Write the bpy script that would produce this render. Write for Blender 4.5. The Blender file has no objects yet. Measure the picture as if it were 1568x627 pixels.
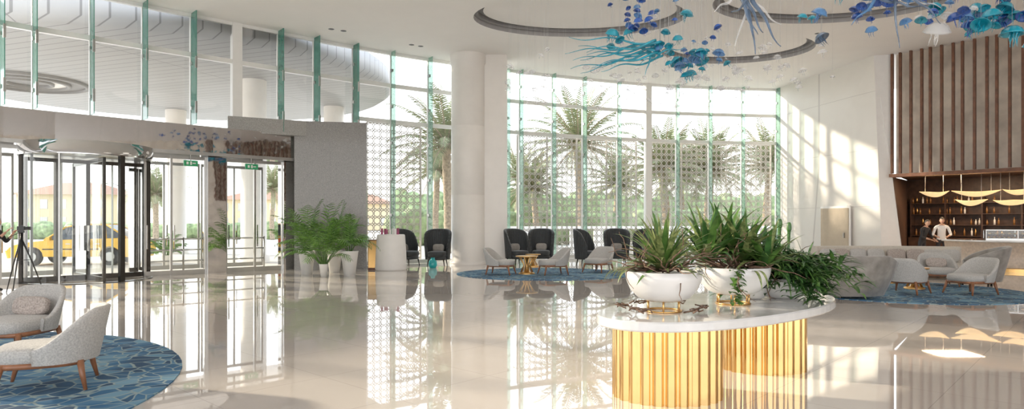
import bpy, bmesh, math, random
from mathutils import Vector, Matrix
random.seed(7)
S=bpy.context.scene
pi=math.pi
CH=7.95   # ceiling height
U=random.uniform

# ------------------------------------------------------------ materials
def M(name,col,rough=.5,metal=0,noise=0,ns=5,bump=0,bs=20,spec=.5,emit=0,ecol=None,coat=0,sheen=0,aniso=None,trans=0,tint=None):
    m=bpy.data.materials.new(name); m.use_nodes=True
    nt=m.node_tree; N=nt.nodes; L=nt.links
    b=N['Principled BSDF']
    b.inputs['Base Color'].default_value=(*col,1)
    b.inputs['Roughness'].default_value=rough
    b.inputs['Metallic'].default_value=metal
    b.inputs['Specular IOR Level'].default_value=spec
    b.inputs['Coat Weight'].default_value=coat
    b.inputs['Sheen Weight'].default_value=sheen
    if emit:
        b.inputs['Emission Color'].default_value=(*(ecol or col),1); b.inputs['Emission Strength'].default_value=emit
    tc=N.new('ShaderNodeTexCoord')
    if noise:
        n=N.new('ShaderNodeTexNoise'); n.inputs['Scale'].default_value=ns; n.inputs['Detail'].default_value=6
        L.new(tc.outputs['Object'],n.inputs['Vector'])
        r=N.new('ShaderNodeValToRGB')
        r.color_ramp.elements[0].position=.3; r.color_ramp.elements[1].position=.7
        r.color_ramp.elements[0].color=(*[max(0,c*(1-noise)) for c in col],1)
        c2=tint or [min(1,c*(1+noise)) for c in col]
        r.color_ramp.elements[1].color=(*c2,1)
        L.new(n.outputs['Fac'],r.inputs['Fac']); L.new(r.outputs['Color'],b.inputs['Base Color'])
    if bump:
        n2=N.new('ShaderNodeTexNoise'); n2.inputs['Scale'].default_value=bs; n2.inputs['Detail'].default_value=4
        L.new(tc.outputs['Object'],n2.inputs['Vector'])
        bp=N.new('ShaderNodeBump'); bp.inputs['Strength'].default_value=bump; bp.inputs['Distance'].default_value=.02
        L.new(n2.outputs['Fac'],bp.inputs['Height']); L.new(bp.outputs['Normal'],b.inputs['Normal'])
    if trans:
        t=N.new('ShaderNodeBsdfTransparent'); t.inputs['Color'].default_value=(*[min(1,.45+.6*c) for c in col],1)
        mx=N.new('ShaderNodeMixShader'); mx.inputs['Fac'].default_value=trans
        L.new(b.outputs[0],mx.inputs[1]); L.new(t.outputs[0],mx.inputs[2])
        L.new(mx.outputs[0],N['Material Output'].inputs['Surface'])
    return m
def glassM(name,tint,gl=1.0,ior=1.5):
    m=bpy.data.materials.new(name); m.use_nodes=True
    nt=m.node_tree; N=nt.nodes; L=nt.links; N.remove(N['Principled BSDF'])
    t=N.new('ShaderNodeBsdfTransparent'); t.inputs['Color'].default_value=(*tint,1)
    g=N.new('ShaderNodeBsdfGlossy'); g.inputs['Roughness'].default_value=.01; g.inputs['Color'].default_value=(gl,gl,gl,1)
    f=N.new('ShaderNodeFresnel'); f.inputs['IOR'].default_value=ior
    mx=N.new('ShaderNodeMixShader')
    L.new(f.outputs[0],mx.inputs[0]); L.new(t.outputs[0],mx.inputs[1]); L.new(g.outputs[0],mx.inputs[2])
    L.new(mx.outputs[0],N['Material Output'].inputs['Surface'])
    return m
def tiled(name,c1,c2,mortar,w,h,ms,rough,spec=.5,coat=0,vein=0.0,rot=0):
    m=M(name,c1,rough,spec=spec,coat=coat); nt=m.node_tree; N=nt.nodes; L=nt.links; b=N['Principled BSDF']
    tc=N.new('ShaderNodeTexCoord'); mp=N.new('ShaderNodeMapping'); mp.inputs['Rotation'].default_value=(0,0,rot) if not isinstance(rot,tuple) else rot
    br=N.new('ShaderNodeTexBrick'); br.offset=0; br.inputs['Color1'].default_value=(*c1,1); br.inputs['Color2'].default_value=(*c2,1)
    br.inputs['Mortar'].default_value=(*mortar,1); br.inputs['Scale'].default_value=1; br.inputs['Mortar Size'].default_value=ms
    br.inputs['Brick Width'].default_value=w; br.inputs['Row Height'].default_value=h
    L.new(tc.outputs['Object'],mp.inputs[0]); L.new(mp.outputs[0],br.inputs['Vector'])
    n=N.new('ShaderNodeTexNoise'); n.inputs['Scale'].default_value=.7; n.inputs['Detail'].default_value=8; n.inputs['Distortion'].default_value=1.5
    L.new(tc.outputs['Object'],n.inputs['Vector'])
    mx=N.new('ShaderNodeMix'); mx.data_type='RGBA'; mx.blend_type='MULTIPLY'; mx.inputs[0].default_value=vein
    L.new(br.outputs['Color'],mx.inputs[6])
    rr=N.new('ShaderNodeValToRGB'); rr.color_ramp.elements[0].position=.35; rr.color_ramp.elements[0].color=(.75,.72,.7,1); rr.color_ramp.elements[1].position=.6; rr.color_ramp.elements[1].color=(1,1,1,1)
    L.new(n.outputs['Fac'],rr.inputs[0]); L.new(rr.outputs[0],mx.inputs[7])
    L.new(mx.outputs[2],b.inputs['Base Color'])
    return m

m_ceil=M('ceiling_paint',(.91,.88,.84),.7,noise=.015,ns=1)
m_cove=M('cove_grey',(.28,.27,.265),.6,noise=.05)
m_white=M('white_paint',(.84,.82,.79),.5,noise=.02)
m_frame=M('window_frame_white',(.80,.79,.76),.35,noise=.02)
m_colm=M('column_plaster',(.82,.78,.73),.35,noise=.03,ns=2)
m_floor=tiled('polished_marble',(.68,.62,.56),(.665,.605,.545),(.50,.46,.42),1.2,1.2,.004,.015,spec=.75,coat=.3,vein=.15,rot=.75)
m_floor.node_tree.nodes['Principled BSDF'].inputs['IOR'].default_value=1.75
m_wallR=tiled('stone_panels',(.80,.76,.70),(.78,.745,.69),(.60,.56,.52),2.2,2.2,.01,.35,vein=.12,rot=(pi/2,0,pi/2))
m_glass=glassM('clear_glass',(.94,.96,.95))
m_fin=M('green_glass_edge',(.11,.34,.27),.08,noise=.1,trans=.35,coat=.5)
m_fin2=M('pale_glass_fin',(.42,.62,.53),.08,noise=.1,trans=.62,coat=.5)
m_steel=M('brushed_steel',(.45,.45,.44),.3,1,noise=.05)
m_chrome=M('polished_chrome',(.52,.51,.50),.03,1,bump=.14,bs=.9,noise=.02)
m_dark=M('dark_bronze',(.05,.045,.04),.25,.6,noise=.1)
m_black=M('black_plastic',(.02,.02,.02),.4,noise=.1)
m_gran=M('grey_granite',(.20,.19,.175),.25,noise=.5,ns=60,coat=.2)
m_gran2=M('grey_granite_light',(.27,.26,.24),.3,noise=.45,ns=60)
m_gold=M('polished_brass',(.78,.50,.20),.08,1,noise=.06,bump=.03,bs=3)
m_gold2=M('satin_brass',(.66,.40,.15),.3,1,noise=.05)
m_marb=M('white_marble_top',(.70,.69,.67),.10,noise=.10,ns=4,coat=.5)
m_bowl=M('white_ceramic',(.76,.74,.71),.3,noise=.03,coat=.2)
m_fab=M('boucle_fabric',(.50,.48,.45),.9,noise=.22,ns=70,bump=.5,bs=120,sheen=.15)
m_pill=M('striped_cushion',(.42,.36,.32),.9,noise=.35,ns=60,bump=.4,bs=90)
m_wood=M('walnut_wood',(.27,.11,.05),.35,noise=.3,ns=9)
m_slat=M('slat_walnut',(.15,.06,.03),.45,noise=.3,ns=6)
m_panel=M('marbled_panel',(.70,.62,.52),.3,noise=.22,ns=1.6)
m_blackv=M('black_velvet',(.015,.019,.021),.55,noise=.3,ns=20,sheen=.3)
m_greyv=M('grey_velvet',(.25,.23,.205),.6,noise=.32,ns=5,sheen=.4)
m_cream=M('cream_fabric',(.55,.50,.43),.85,noise=.12,ns=40,sheen=.2)
m_doorp=M('beige_door',(.50,.41,.30),.6,noise=.05)
m_soil=M('soil',(.06,.045,.03),.9,noise=.5,ns=40)
m_drift=M('driftwood',(.17,.10,.065),.8,noise=.4,ns=30,bump=.5,bs=50)
m_leaf=M('leaf_green',(.06,.17,.03),.4,noise=.55,ns=9,tint=(.14,.28,.055))
m_leaf2=M('leaf_variegated',(.09,.19,.045),.4,noise=.5,ns=25,tint=(.34,.38,.14))
m_leafd=M('leaf_dark',(.035,.11,.028),.4,noise=.5,ns=9,tint=(.08,.21,.05))
m_palm=M('palm_leaf',(.06,.18,.025),.45,noise=.4,ns=6,tint=(.16,.34,.045))
m_palmo=M('date_palm_leaf',(.18,.22,.10),.6,noise=.3,ns=2,tint=(.31,.34,.17))
m_trunk=M('palm_trunk',(.34,.27,.19),.9,noise=.4,ns=8,bump=.8,bs=9)
m_grnd=M('pale_paving',(.58,.55,.50),.8,noise=.1,ns=.5)
m_hedge=M('hedge_green',(.25,.32,.15),.8,noise=.5,ns=3,bump=1,bs=5)
m_taxi=M('taxi_yellow',(.82,.46,.015),.25,noise=.03,coat=.5)
m_cglass=M('car_glass',(.03,.035,.04),.05,noise=.1)
m_rubber=M('rubber',(.02,.02,.02),.8,noise=.1)
m_rubberl=M('red_lamp',(.5,.02,.01),.2,noise=.1)
m_bldg=M('cream_render',(.62,.51,.32),.8,noise=.06)
m_roof=M('red_roof_tiles',(.38,.20,.13),.8,noise=.2)
m_latt=M('lattice_metal',(.50,.46,.40),.5,noise=.03)
m_soff=tiled('soffit_boards',(.36,.36,.36),(.34,.34,.34),(.18,.18,.18),20,.45,.02,.5,vein=.05,rot=.35)
m_ring=M('soffit_ring_grey',(.24,.235,.23),.6,noise=.05)
m_skin=M('skin',(.50,.29,.20),.5,noise=.05)
m_hair=M('hair_dark',(.02,.015,.01),.6,noise=.3,ns=60)
m_shirtw=M('white_shirt',(.80,.79,.77),.8,noise=.04)
m_shirtb=M('black_shirt',(.02,.02,.022),.8,noise=.1)
m_trous=M('dark_trousers',(.03,.03,.035),.8,noise=.1)
m_bar=M('bar_dark_wood',(.05,.025,.016),.4,noise=.4,ns=6)
m_barst=M('bar_terrazzo',(.58,.47,.37),.4,noise=.15,ns=14)
m_glow=M('warm_lamp_glow',(1,.78,.5),.5,emit=1.1,ecol=(1,.76,.45),noise=.02)
m_lgold=M('gold_leaf_lamp',(.78,.56,.28),.4,.3,emit=.45,ecol=(1,.72,.38),noise=.15)
m_exit=M('exit_green',(.02,.28,.11),.4,emit=.1,noise=.02)
m_bot=M('bottle_glass',(.25,.12,.04),.1,noise=.3)
m_cy=M('glass_teal',(.01,.40,.55),.05,noise=.35,ns=6,trans=.30,coat=.8)
m_bl=M('glass_blue',(.03,.13,.52),.05,noise=.4,ns=6,trans=.32,coat=.8)
m_lb=M('glass_lightblue',(.14,.36,.68),.05,noise=.35,ns=6,trans=.4,coat=.8)
m_cl=M('glass_clear',(.92,.93,.95),.05,noise=.06,ns=6,trans=.66,coat=.9)
m_sm=M('glass_smoke',(.16,.24,.36),.05,noise=.5,ns=5,trans=.40,coat=1)
m_wire=M('fine_wire',(.6,.6,.6),.4,.3,noise=.05)
m_purple=M('brochure_purple',(.35,.08,.16),.6,noise=.3)
m_vase=M('turquoise_glass',(.02,.36,.38),.08,noise=.2)

def rugM():
    m=M('blue_rug',(.05,.2,.4),.95); nt=m.node_tree;N=nt.nodes;L=nt.links;b=N['Principled BSDF']
    tc=N.new('ShaderNodeTexCoord'); mp=N.new('ShaderNodeMapping')
    L.new(tc.outputs['Object'],mp.inputs[0])
    dn=N.new('ShaderNodeTexNoise'); dn.inputs['Scale'].default_value=1.2; L.new(mp.outputs[0],dn.inputs['Vector'])
    ad=N.new('ShaderNodeMix'); ad.data_type='RGBA'; ad.blend_type='ADD'; ad.inputs[0].default_value=.5
    L.new(mp.outputs[0],ad.inputs[6]); L.new(dn.outputs['Color'],ad.inputs[7])
    v=N.new('ShaderNodeTexVoronoi'); v.feature='DISTANCE_TO_EDGE'; v.inputs['Scale'].default_value=5.5; L.new(ad.outputs[2],v.inputs['Vector'])
    v2=N.new('ShaderNodeTexVoronoi'); v2.feature='F1'; v2.inputs['Scale'].default_value=5.5; L.new(ad.outputs[2],v2.inputs['Vector'])
    n=N.new('ShaderNodeTexNoise'); n.inputs['Scale'].default_value=.9; L.new(tc.outputs['Object'],n.inputs['Vector'])
    r=N.new('ShaderNodeValToRGB'); e=r.color_ramp.elements; e[0].position=.35; e[0].color=(.012,.055,.12,1); e[1].position=.65; e[1].color=(.14,.28,.38,1)
    e2=r.color_ramp.elements.new(.5); e2.color=(.025,.12,.24,1)
    bw=N.new('ShaderNodeMath'); bw.operation='ADD'
    sc=N.new('ShaderNodeSeparateColor'); L.new(v2.outputs['Color'],sc.inputs[0])
    ml=N.new('ShaderNodeMath'); ml.operation='MULTIPLY_ADD'; ml.inputs[1].default_value=.35; ml.inputs[2].default_value=-.17
    L.new(sc.outputs[0],ml.inputs[0]); L.new(n.outputs['Fac'],bw.inputs[0]); L.new(ml.outputs[0],bw.inputs[1]); L.new(bw.outputs[0],r.inputs[0])
    r2=N.new('ShaderNodeValToRGB'); r2.color_ramp.elements[0].position=.025; r2.color_ramp.elements[0].color=(1,1,1,1); r2.color_ramp.elements[1].position=.06; r2.color_ramp.elements[1].color=(0,0,0,1)
    L.new(v.outputs['Distance'],r2.inputs[0])
    mx=N.new('ShaderNodeMix'); mx.data_type='RGBA'; mx.inputs[7].default_value=(.25,.33,.33,1)
    L.new(r2.outputs[0],mx.inputs[0]); L.new(r.outputs[0],mx.inputs[6]); L.new(mx.outputs[2],b.inputs['Base Color'])
    return m
m_rug=rugM()

# ------------------------------------------------------------ mesh builder
class MB:
    def __init__(s): s.v=[];s.f=[];s.m=[];s.s=[];s.T=Matrix.Identity(4)
    def av(s,p):
        s.v.append(tuple(s.T@Vector(p))); return len(s.v)-1
    def fc(s,idx,m=0,sm=False): s.f.append(tuple(idx)); s.m.append(m); s.s.append(sm)
    def poly(s,pts,m=0,sm=False): s.fc([s.av(p) for p in pts],m,sm)
    def box(s,c,sz,m=0,rz=0):
        x,y,z=[a/2 for a in sz]; R=Matrix.Rotation(rz,3,'Z'); i=len(s.v)
        for dx,dy,dz in [(-1,-1,-1),(1,-1,-1),(1,1,-1),(-1,1,-1),(-1,-1,1),(1,-1,1),(1,1,1),(-1,1,1)]:
            s.av(Vector(c)+R@Vector((dx*x,dy*y,dz*z)))
        for q in [(0,3,2,1),(4,5,6,7),(0,1,5,4),(1,2,6,5),(2,3,7,6),(3,0,4,7)]: s.fc([i+k for k in q],m)
    def bar(s,p,q,w,t,z0,z1,m=0):
        p=Vector((p[0],p[1]));q=Vector((q[0],q[1]));d=q-p;L=d.length;a=math.atan2(d.y,d.x);c=(p+q)/2
        s.box((c.x,c.y,(z0+z1)/2),(L+w,t,z1-z0),m,a)
    def tube(s,path,rad,m=0,n=8,cap=True,sm=True):
        path=[Vector(p) for p in path]; k=len(path)
        if not hasattr(rad,'__len__'): rad=[rad]*k
        rings=[];up=None
        for i,p in enumerate(path):
            t=(path[min(i+1,k-1)]-path[max(i-1,0)])
            t=t.normalized() if t.length>1e-9 else Vector((0,0,1))
            if up is None: up=Vector((1,0,0)) if abs(t.x)<.8 else Vector((0,1,0))
            a=(up-t*up.dot(t)); a=a.normalized() if a.length>1e-6 else t.orthogonal().normalized(); up=a; b=t.cross(a)
            rings.append([s.av(p+(a*math.cos(2*pi*j/n)+b*math.sin(2*pi*j/n))*rad[i]) for j in range(n)])
        for i in range(k-1):
            for j in range(n): s.fc((rings[i][j],rings[i][(j+1)%n],rings[i+1][(j+1)%n],rings[i+1][j]),m,sm)
        if cap: s.fc(rings[0][::-1],m); s.fc(rings[-1],m)
    def grid(s,fn,nu,nv,m=0,cu=False,cv=False,sm=True):
        I=[[s.av(fn(u/nu,v/nv)) for v in range(nv if cv else nv+1)] for u in range(nu if cu else nu+1)]
        for u in range(nu):
            for v in range(nv):
                u2=(u+1)%len(I); v2=(v+1)%len(I[0]); s.fc((I[u][v],I[u2][v],I[u2][v2],I[u][v2]),m,sm)
        return I
    def lathe(s,prof,c=(0,0,0),m=0,n=24,sm=True,sx=1,sy=1):
        cx,cy,cz=c
        I=[]
        for r,z in prof:
            if r<1e-6: I.append([s.av((cx,cy,cz+z))])
            else: I.append([s.av((cx+r*sx*math.cos(2*pi*j/n),cy+r*sy*math.sin(2*pi*j/n),cz+z)) for j in range(n)])
        for a,b in zip(I,I[1:]):
            for j in range(n):
                k=(j+1)%n
                if len(a)==1 and len(b)==1: continue
                if len(a)==1: s.fc((a[0],b[k],b[j]),m,sm)
                elif len(b)==1: s.fc((a[j],a[k],b[0]),m,sm)
                else: s.fc((a[j],a[k],b[k],b[j]),m,sm)
    def sell(s,c,sz,e1=.5,e2=.5,m=0,nu=20,nv=12,rot=None):
        R=rot or Matrix.Identity(3)
        pw=lambda x,e: math.copysign(abs(x)**e,x)
        def fn(u,v):
            th=2*pi*u; ph=-pi/2+pi*v
            p=Vector((sz[0]/2*pw(math.cos(ph),e1)*pw(math.cos(th),e2),sz[1]/2*pw(math.cos(ph),e1)*pw(math.sin(th),e2),sz[2]/2*pw(math.sin(ph),e1)))
            return Vector(c)+R@p
        s.grid(fn,nu,nv,m,cu=True)
    def leaf(s,base,d,L,w,droop,m=0,n=6,fold=.25,twist=0):
        p=Vector(base); d=Vector(d).normalized(); st=L/n; prev=None
        for i in range(n+1):
            t=i/n
            side=d.cross(Vector((0,0,1))); side=side.normalized() if side.length>1e-4 else Vector((1,0,0))
            up=side.cross(d)
            ww=w*(.55+.45*math.sin(pi*min(1,t*1.6)) if t<.35 else (1-((t-.35)/.65)**1.6))*.5+.0008
            a=s.av(p-side*ww+up*ww*fold); b=s.av(p); c=s.av(p+side*ww+up*ww*fold)
            if prev: s.fc((prev[0],prev[1],b,a),m,True); s.fc((prev[1],prev[2],c,b),m,True)
            prev=(a,b,c); p=p+d*st; d=(d+Vector((0,0,-droop*st/L*1.6*(.4+t)))).normalized()
    def frond(s,base,d,L,droop,ll,m=0,nl=22,mr=None,lw=.03,rr=.012,hang=.35,start=.12):
        p=Vector(base); d=Vector(d).normalized(); n=nl; st=L/n; path=[]
        for i in range(n+1):
            path.append(p.copy()); t=i/n
            if t>start:
                side=d.cross(Vector((0,0,1))); side=side.normalized() if side.length>1e-4 else Vector((1,0,0))
                tt=(t-start)/(1-start)
                l=ll*(math.sin(pi*(.12+.80*tt))**.7)
                for sg in (-1,1):
                    dd=(side*sg+d*(.55+.5*t)+Vector((0,0,-hang+U(-.12,.12)))).normalized()
                    nrm=d.normalized()*lw
                    q=p+dd*l*.45+Vector((0,0,.03*l)); e=p+dd*l+Vector((0,0,-hang*.25*l))
                    i0=s.av(p-nrm*.3); i1=s.av(p+nrm*.3); i2=s.av(q+nrm*.5); i3=s.av(e); i4=s.av(q-nrm*.5)
                    s.fc((i0,i1,i2,i4),m); s.fc((i4,i2,i3),m)
            p=p+d*st; d=(d+Vector((0,0,-droop*1.5*(.3+t)/n))).normalized()
        pp=path[::max(1,n//6)]+[path[-1]]
        s.tube(pp,[rr*(1-.8*i/7) for i in range(len(pp))],m if mr is None else mr,5,cap=False)
    def build(s,name,mats,loc=(0,0,0),rz=0,scale=1):
        me=bpy.data.meshes.new(name); me.from_pydata(s.v,[],s.f)
        for m in mats: me.materials.append(m)
        me.polygons.foreach_set('material_index',s.m); me.polygons.foreach_set('use_smooth',s.s); me.update()
        o=bpy.data.objects.new(name,me); S.collection.objects.link(o); o.location=loc; o.rotation_euler=(0,0,rz); o.scale=(scale,)*3
        return o
def inst(o,name,loc,rz=0,scale=1):
    q=bpy.data.objects.new(name,o.data); S.collection.objects.link(q); q.location=loc; q.rotation_euler=(0,0,rz); q.scale=(scale,)*3
    return q

# ------------------------------------------------------------ facade plan curve
FP=[(-21,5),(-19,9),(-16.2,12.9),(-13.1,16.7),(-11.1,18.7),(-8,21.6),(-4.5,24.5),(0,27.3),(6.5,30.1),(12.6,31.2),(14,31.3)]
def catmull(P,k=12):
    out=[]
    for i in range(1,len(P)-2):
        p0,p1,p2,p3=[Vector(P[j]) for j in (i-1,i,i+1,i+2)]
        for j in range(k):
            t=j/k
            out.append(.5*((2*p1)+(p2-p0)*t+(2*p0-5*p1+4*p2-p3)*t*t+(3*p1-p0-3*p2+p3)*t**3))
    out.append(Vector(P[-2])); return out
FC=catmull(FP)
def fac(r,off=0.0):
    for a,b in zip(FC,FC[1:]):
        ra,rb=a.x/a.y,b.x/b.y
        if ra<=r<=rb or (r<ra and a is FC[0]):
            t=(r-ra)/(rb-ra); p=a+(b-a)*t; d=(b-a).normalized(); n=Vector((-d.y,d.x)); return p+n*off,d,n
    a,b=FC[-2],FC[-1]; d=(b-a).normalized(); n=Vector((-d.y,d.x)); return b+n*off,d,n
def R_(px): return (px-784)/1000.0

# ------------------------------------------------------------ shell : floor, ceiling, ground
fl=MB(); pts=[(p.x,p.y,0) for p in FC]+[(26,31.2,0),(26,-9,0),(-20,-9,0)]
fl.poly(pts[::-1]); o=fl.build('floor',[m_floor])
g=MB(); g.poly([(-250,-60,-.06),(250,-60,-.06),(250,300,-.06),(-250,300,-.06)]); g.build('ground',[m_grnd])

coves=[(2.1,20.3,3.3,2.1),(8.3,24.1,2.75,2.1),(9.2,18.7,3.4,2.2),(4.5,10.5,3.2,2.4)]
bm=bmesh.new()
def loop(pts):
    vs=[bm.verts.new(p) for p in pts]
    for i in range(len(vs)): bm.edges.new((vs[i],vs[(i+1)%len(vs)]))
cpts=[(p.x,p.y,CH) for p in FC]+[(26,31.2,CH),(26,-9,CH),(-20,-9,CH)]
loop(cpts)
for cx,cy,a,b in coves: loop([(cx+a*math.cos(2*pi*j/56),cy+b*math.sin(2*pi*j/56),CH) for j in range(56)])
bmesh.ops.triangle_fill(bm,use_beauty=True,use_dissolve=False,edges=bm.edges[:])
me=bpy.data.meshes.new('ceiling'); bm.to_mesh(me); bm.free(); me.materials.append(m_ceil)
o=bpy.data.objects.new('ceiling',me); S.collection.objects.link(o)
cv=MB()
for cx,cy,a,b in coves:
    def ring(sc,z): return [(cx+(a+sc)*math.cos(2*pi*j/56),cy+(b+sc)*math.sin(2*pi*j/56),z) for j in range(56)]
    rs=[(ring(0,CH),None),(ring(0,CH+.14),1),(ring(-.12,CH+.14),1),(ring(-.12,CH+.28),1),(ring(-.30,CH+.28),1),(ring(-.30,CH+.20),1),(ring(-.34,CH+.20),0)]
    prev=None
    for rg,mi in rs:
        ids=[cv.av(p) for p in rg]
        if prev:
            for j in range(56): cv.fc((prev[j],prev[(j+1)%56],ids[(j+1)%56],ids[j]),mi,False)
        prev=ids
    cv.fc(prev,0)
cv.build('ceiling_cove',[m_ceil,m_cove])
dl=MB()
for x,y in [(-5.95,21.5),(-5.6,21.7),(-3.6,23.4),(-3.3,23.6),(-2.2,16.5),(-.8,14.2),(10.3,22),(4.8,25.5),(5.1,25.6)]:
    dl.lathe([(0,-.012),(.06,-.012),(.085,-.004),(.10,0)],(x,y,CH),0,14)
dl.build('recessed_downlight',[m_black])

# ------------------------------------------------------------ glazed facade
lx=[-3000,-2200,-1400,-900,-560,-300,-120,0,50,138,218,292,362,425,480,540,598,655,705]
rx=[775,795,845,892,945,992,1035,1085,1135,1188]
def glazing(name,xs,z0,transoms,fins=None,thick=(),fd=.46,fm=2):
    w=MB(); P=[fac(R_(x)) for x in xs]
    for i,x in enumerate(xs):
        p,d,n=P[i]; a=math.atan2(d.y,d.x); th=x in thick
        ww=.30 if th else .05
        w.box((p.x,p.y,(z0+CH)/2),(ww,.22 if th else .09,CH-z0),0,a)
        if not th and (fins is None or x in fins):
            c=p-n*(fd/2+.06); w.box((c.x,c.y,(z0+CH)/2),(.024,fd,CH-z0),fm,a)
            z=z0+.5
            while z<CH-.2:
                w.box((p.x-n.x*.12,p.y-n.y*.12,z),(.08,.12,.10),3,a)
                if fd>.4: w.box((p.x-n.x*.5,p.y-n.y*.5,z),(.06,.04,.35),3,a)
                z+=1.35
    for (p,d,n),(q,_,_) in zip(P,P[1:]):
        for z in transoms: w.bar(p,q,0,.12,z-.07,z+.07,0)
        w.bar(p,q,0,.16,CH-.10,CH,0)
        w.poly([(p.x,p.y,z0),(q.x,q.y,z0),(q.x,q.y,CH),(p.x,p.y,CH)],1)
    return w.build(name,[m_frame,m_glass,m_fin,m_steel,m_fin2])
glazing('window_1',[x for x in lx if x<=540],4.55,[6.7],thick=(362,-300))
glazing('window_2',[x for x in lx if x>=540 and x<710],0,[.08,5.35,6.7],fd=.34,fm=4)
glazing('window_3',rx,0,[.08,5.35,6.65],thick=(992,),fd=.30,fm=4)

# lattice screens outside the glass
lt=MB()
def lattice(x0,x1,n,z0=.15,z1=5.3,cell=.27,bw=.033):
    for i in range(n):
        a,_,_=fac(R_(x0+(x1-x0)*i/n),.35); b,_,_=fac(R_(x0+(x1-x0)*(i+1)/n),.35)
        L=(b-a).length; nc=max(1,round(L/cell)); nz=round((z1-z0)/cell); cw=L/nc; chh=(z1-z0)/nz; e=(b-a)/L
        def pt(u,v): return (a.x+e.x*u,a.y+e.y*u,z0+v)
        def seg(u0,v0,u1,v1,w=bw):
            dx,dy=u1-u0,v1-v0; l=math.hypot(dx,dy); nx,ny=-dy/l*w/2,dx/l*w/2
            lt.poly([pt(u0+nx,v0+ny),pt(u0-nx,v0-ny),pt(u1-nx,v1-ny),pt(u1+nx,v1+ny)],0)
        for cx in range(nc):
            for cz in range(nz):
                ox,oz=cx*cw,cz*chh
                o8=[(.5+.46*math.cos(pi/8+k*pi/4),.5+.46*math.sin(pi/8+k*pi/4)) for k in range(8)]
                for k in range(8):
                    p,q=o8[k],o8[(k+1)%8]; seg(ox+p[0]*cw,oz+p[1]*chh,ox+q[0]*cw,oz+q[1]*chh)
                for p,q in [((0,0),(.18,.18)),((1,0),(.82,.18)),((0,1),(.18,.82)),((1,1),(.82,.82))]:
                    seg(ox+p[0]*cw,oz+p[1]*chh,ox+q[0]*cw,oz+q[1]*chh)
        lt.bar(a,b,0,.06,z0-.06,z0,0); lt.bar(a,b,0,.06,z1,z1+.07,0)
        for p in (a,b): lt.box((p.x,p.y,(z0+z1)/2),(.06,.06,z1-z0),0,math.atan2(e.y,e.x))
lattice(568,650,2); lattice(798,980,4); lattice(1003,1186,4)
lt.build('lattice_screen',[m_latt])

# ------------------------------------------------------------ entrance vestibule
fa=MB()
xs=[-900,-400,-120,0,80,160,240,320,400,470,540]
for x0,x1 in zip(xs,xs[1:]):
    p,_,_=fac(R_(x0),-.35); q,_,_=fac(R_(x1),-.35); p2,_,_=fac(R_(x0),2.6); q2,_,_=fac(R_(x1),2.6)
    fa.poly([(p.x,p.y,3.72),(q.x,q.y,3.72),(q.x,q.y,4.52),(p.x,p.y,4.52)],0,True)
    fa.poly([(p.x,p.y,3.72),(p2.x,p2.y,3.72),(q2.x,q2.y,3.72),(q.x,q.y,3.72)],0)
    fa.poly([(p.x,p.y,4.52),(q.x,q.y,4.52),(q2.x,q2.y,4.52),(p2.x,p2.y,4.52)],1)
    fa.poly([(p2.x,p2.y,3.72),(q2.x,q2.y,3.72),(q2.x,q2.y,4.52),(p2.x,p2.y,4.52)],1)
    fa.bar((p.x,p.y-.02),(q.x,q.y-.02),0,.05,3.62,3.72,2)
fa.poly([(q.x,q.y,3.72),(q2.x,q2.y,3.72),(q2.x,q2.y,4.52),(q.x,q.y,4.52)],0)
fa.build('entrance_canopy_fascia',[m_chrome,m_white,m_steel])
gr=MB()
a,_,_=fac(R_(447),-.28); b=Vector((-.222*22.3,22.3))
gr.bar(a,b,0,.5,0,4.95,0)
gr.bar((a.x-.25,a.y+.15),(a.x-.35,a.y+1.9),0,.4,0,3.7,0)
a2,_,_=fac(R_(350),.1); gr.bar(a2,(b.x-.3,b.y+.45),0,.4,4.45,4.95,1)
gr.build('granite_portal',[m_gran,m_gran2])

def doorpanel(mb,p,q,z1=3.6,fm=0,fw=.06):
    mb.bar(p,q,0,.05,0,.14,fm); mb.bar(p,q,0,.05,z1-.1,z1,fm)
    a=math.atan2(q[1]-p[1],q[0]-p[0])
    for t in (p,q): mb.box((t[0],t[1],z1/2),(fw,.07,z1),fm,a)
    mb.poly([(p[0],p[1],.1),(q[0],q[1],.1),(q[0],q[1],z1-.05),(p[0],p[1],z1-.05)],1)
    m=(p[0]*.88+q[0]*.12,p[1]*.88+q[1]*.12); mb.box((m[0],m[1]-.06,1.15),(.03,.04,.7),2,a)
d1=MB(); cx,cy,rr=-11.75,18.1,1.5
for k in range(4):
    an=pi/4*1.05+k*pi/2; doorpanel(d1,(cx,cy),(cx+1.42*math.cos(an),cy+1.42*math.sin(an)),3.3,3,.09)
for a0 in (.15*pi,1.15*pi):
    def gf(u,v): an=a0-.0+u*.6*pi+.1*pi; return (cx+rr*math.cos(an),cy+rr*math.sin(an),.05+3.3*v)
    d1.grid(gf,14,1,1)
    for u in (0,.5,1):
        an=a0+u*.6*pi+.1*pi; d1.box((cx+rr*math.cos(an),cy+rr*math.sin(an),1.7),(.12 if u!=.5 else .04,.12 if u!=.5 else .04,3.4),3 if u!=.5 else 0,an)
d1.lathe([(1.58,3.35),(1.58,3.70),(0,3.70)],(cx,cy,0),2,40); d1.lathe([(0,3.35),(1.58,3.35)],(cx,cy,0),0,40)
d1.lathe([(1.58,0.02),(1.45,0.02)],(cx,cy,0),0,40)
d1.build('door_1',[m_steel,m_glass,m_chrome,m_dark])
d2=MB()
seq=[222,262,314]
for x0,x1 in zip(seq,seq[1:]):
    p,_,_=fac(R_(x0)); q,_,_=fac(R_(x1)); doorpanel(d2,p,q,3.6)
d2.build('door_2',[m_steel,m_glass,m_chrome])
d3=MB()
for x0,x1 in [(346,390),(390,432)]:
    p,_,_=fac(R_(x0)); q,_,_=fac(R_(x1)); doorpanel(d3,p,q,3.6)
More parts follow.
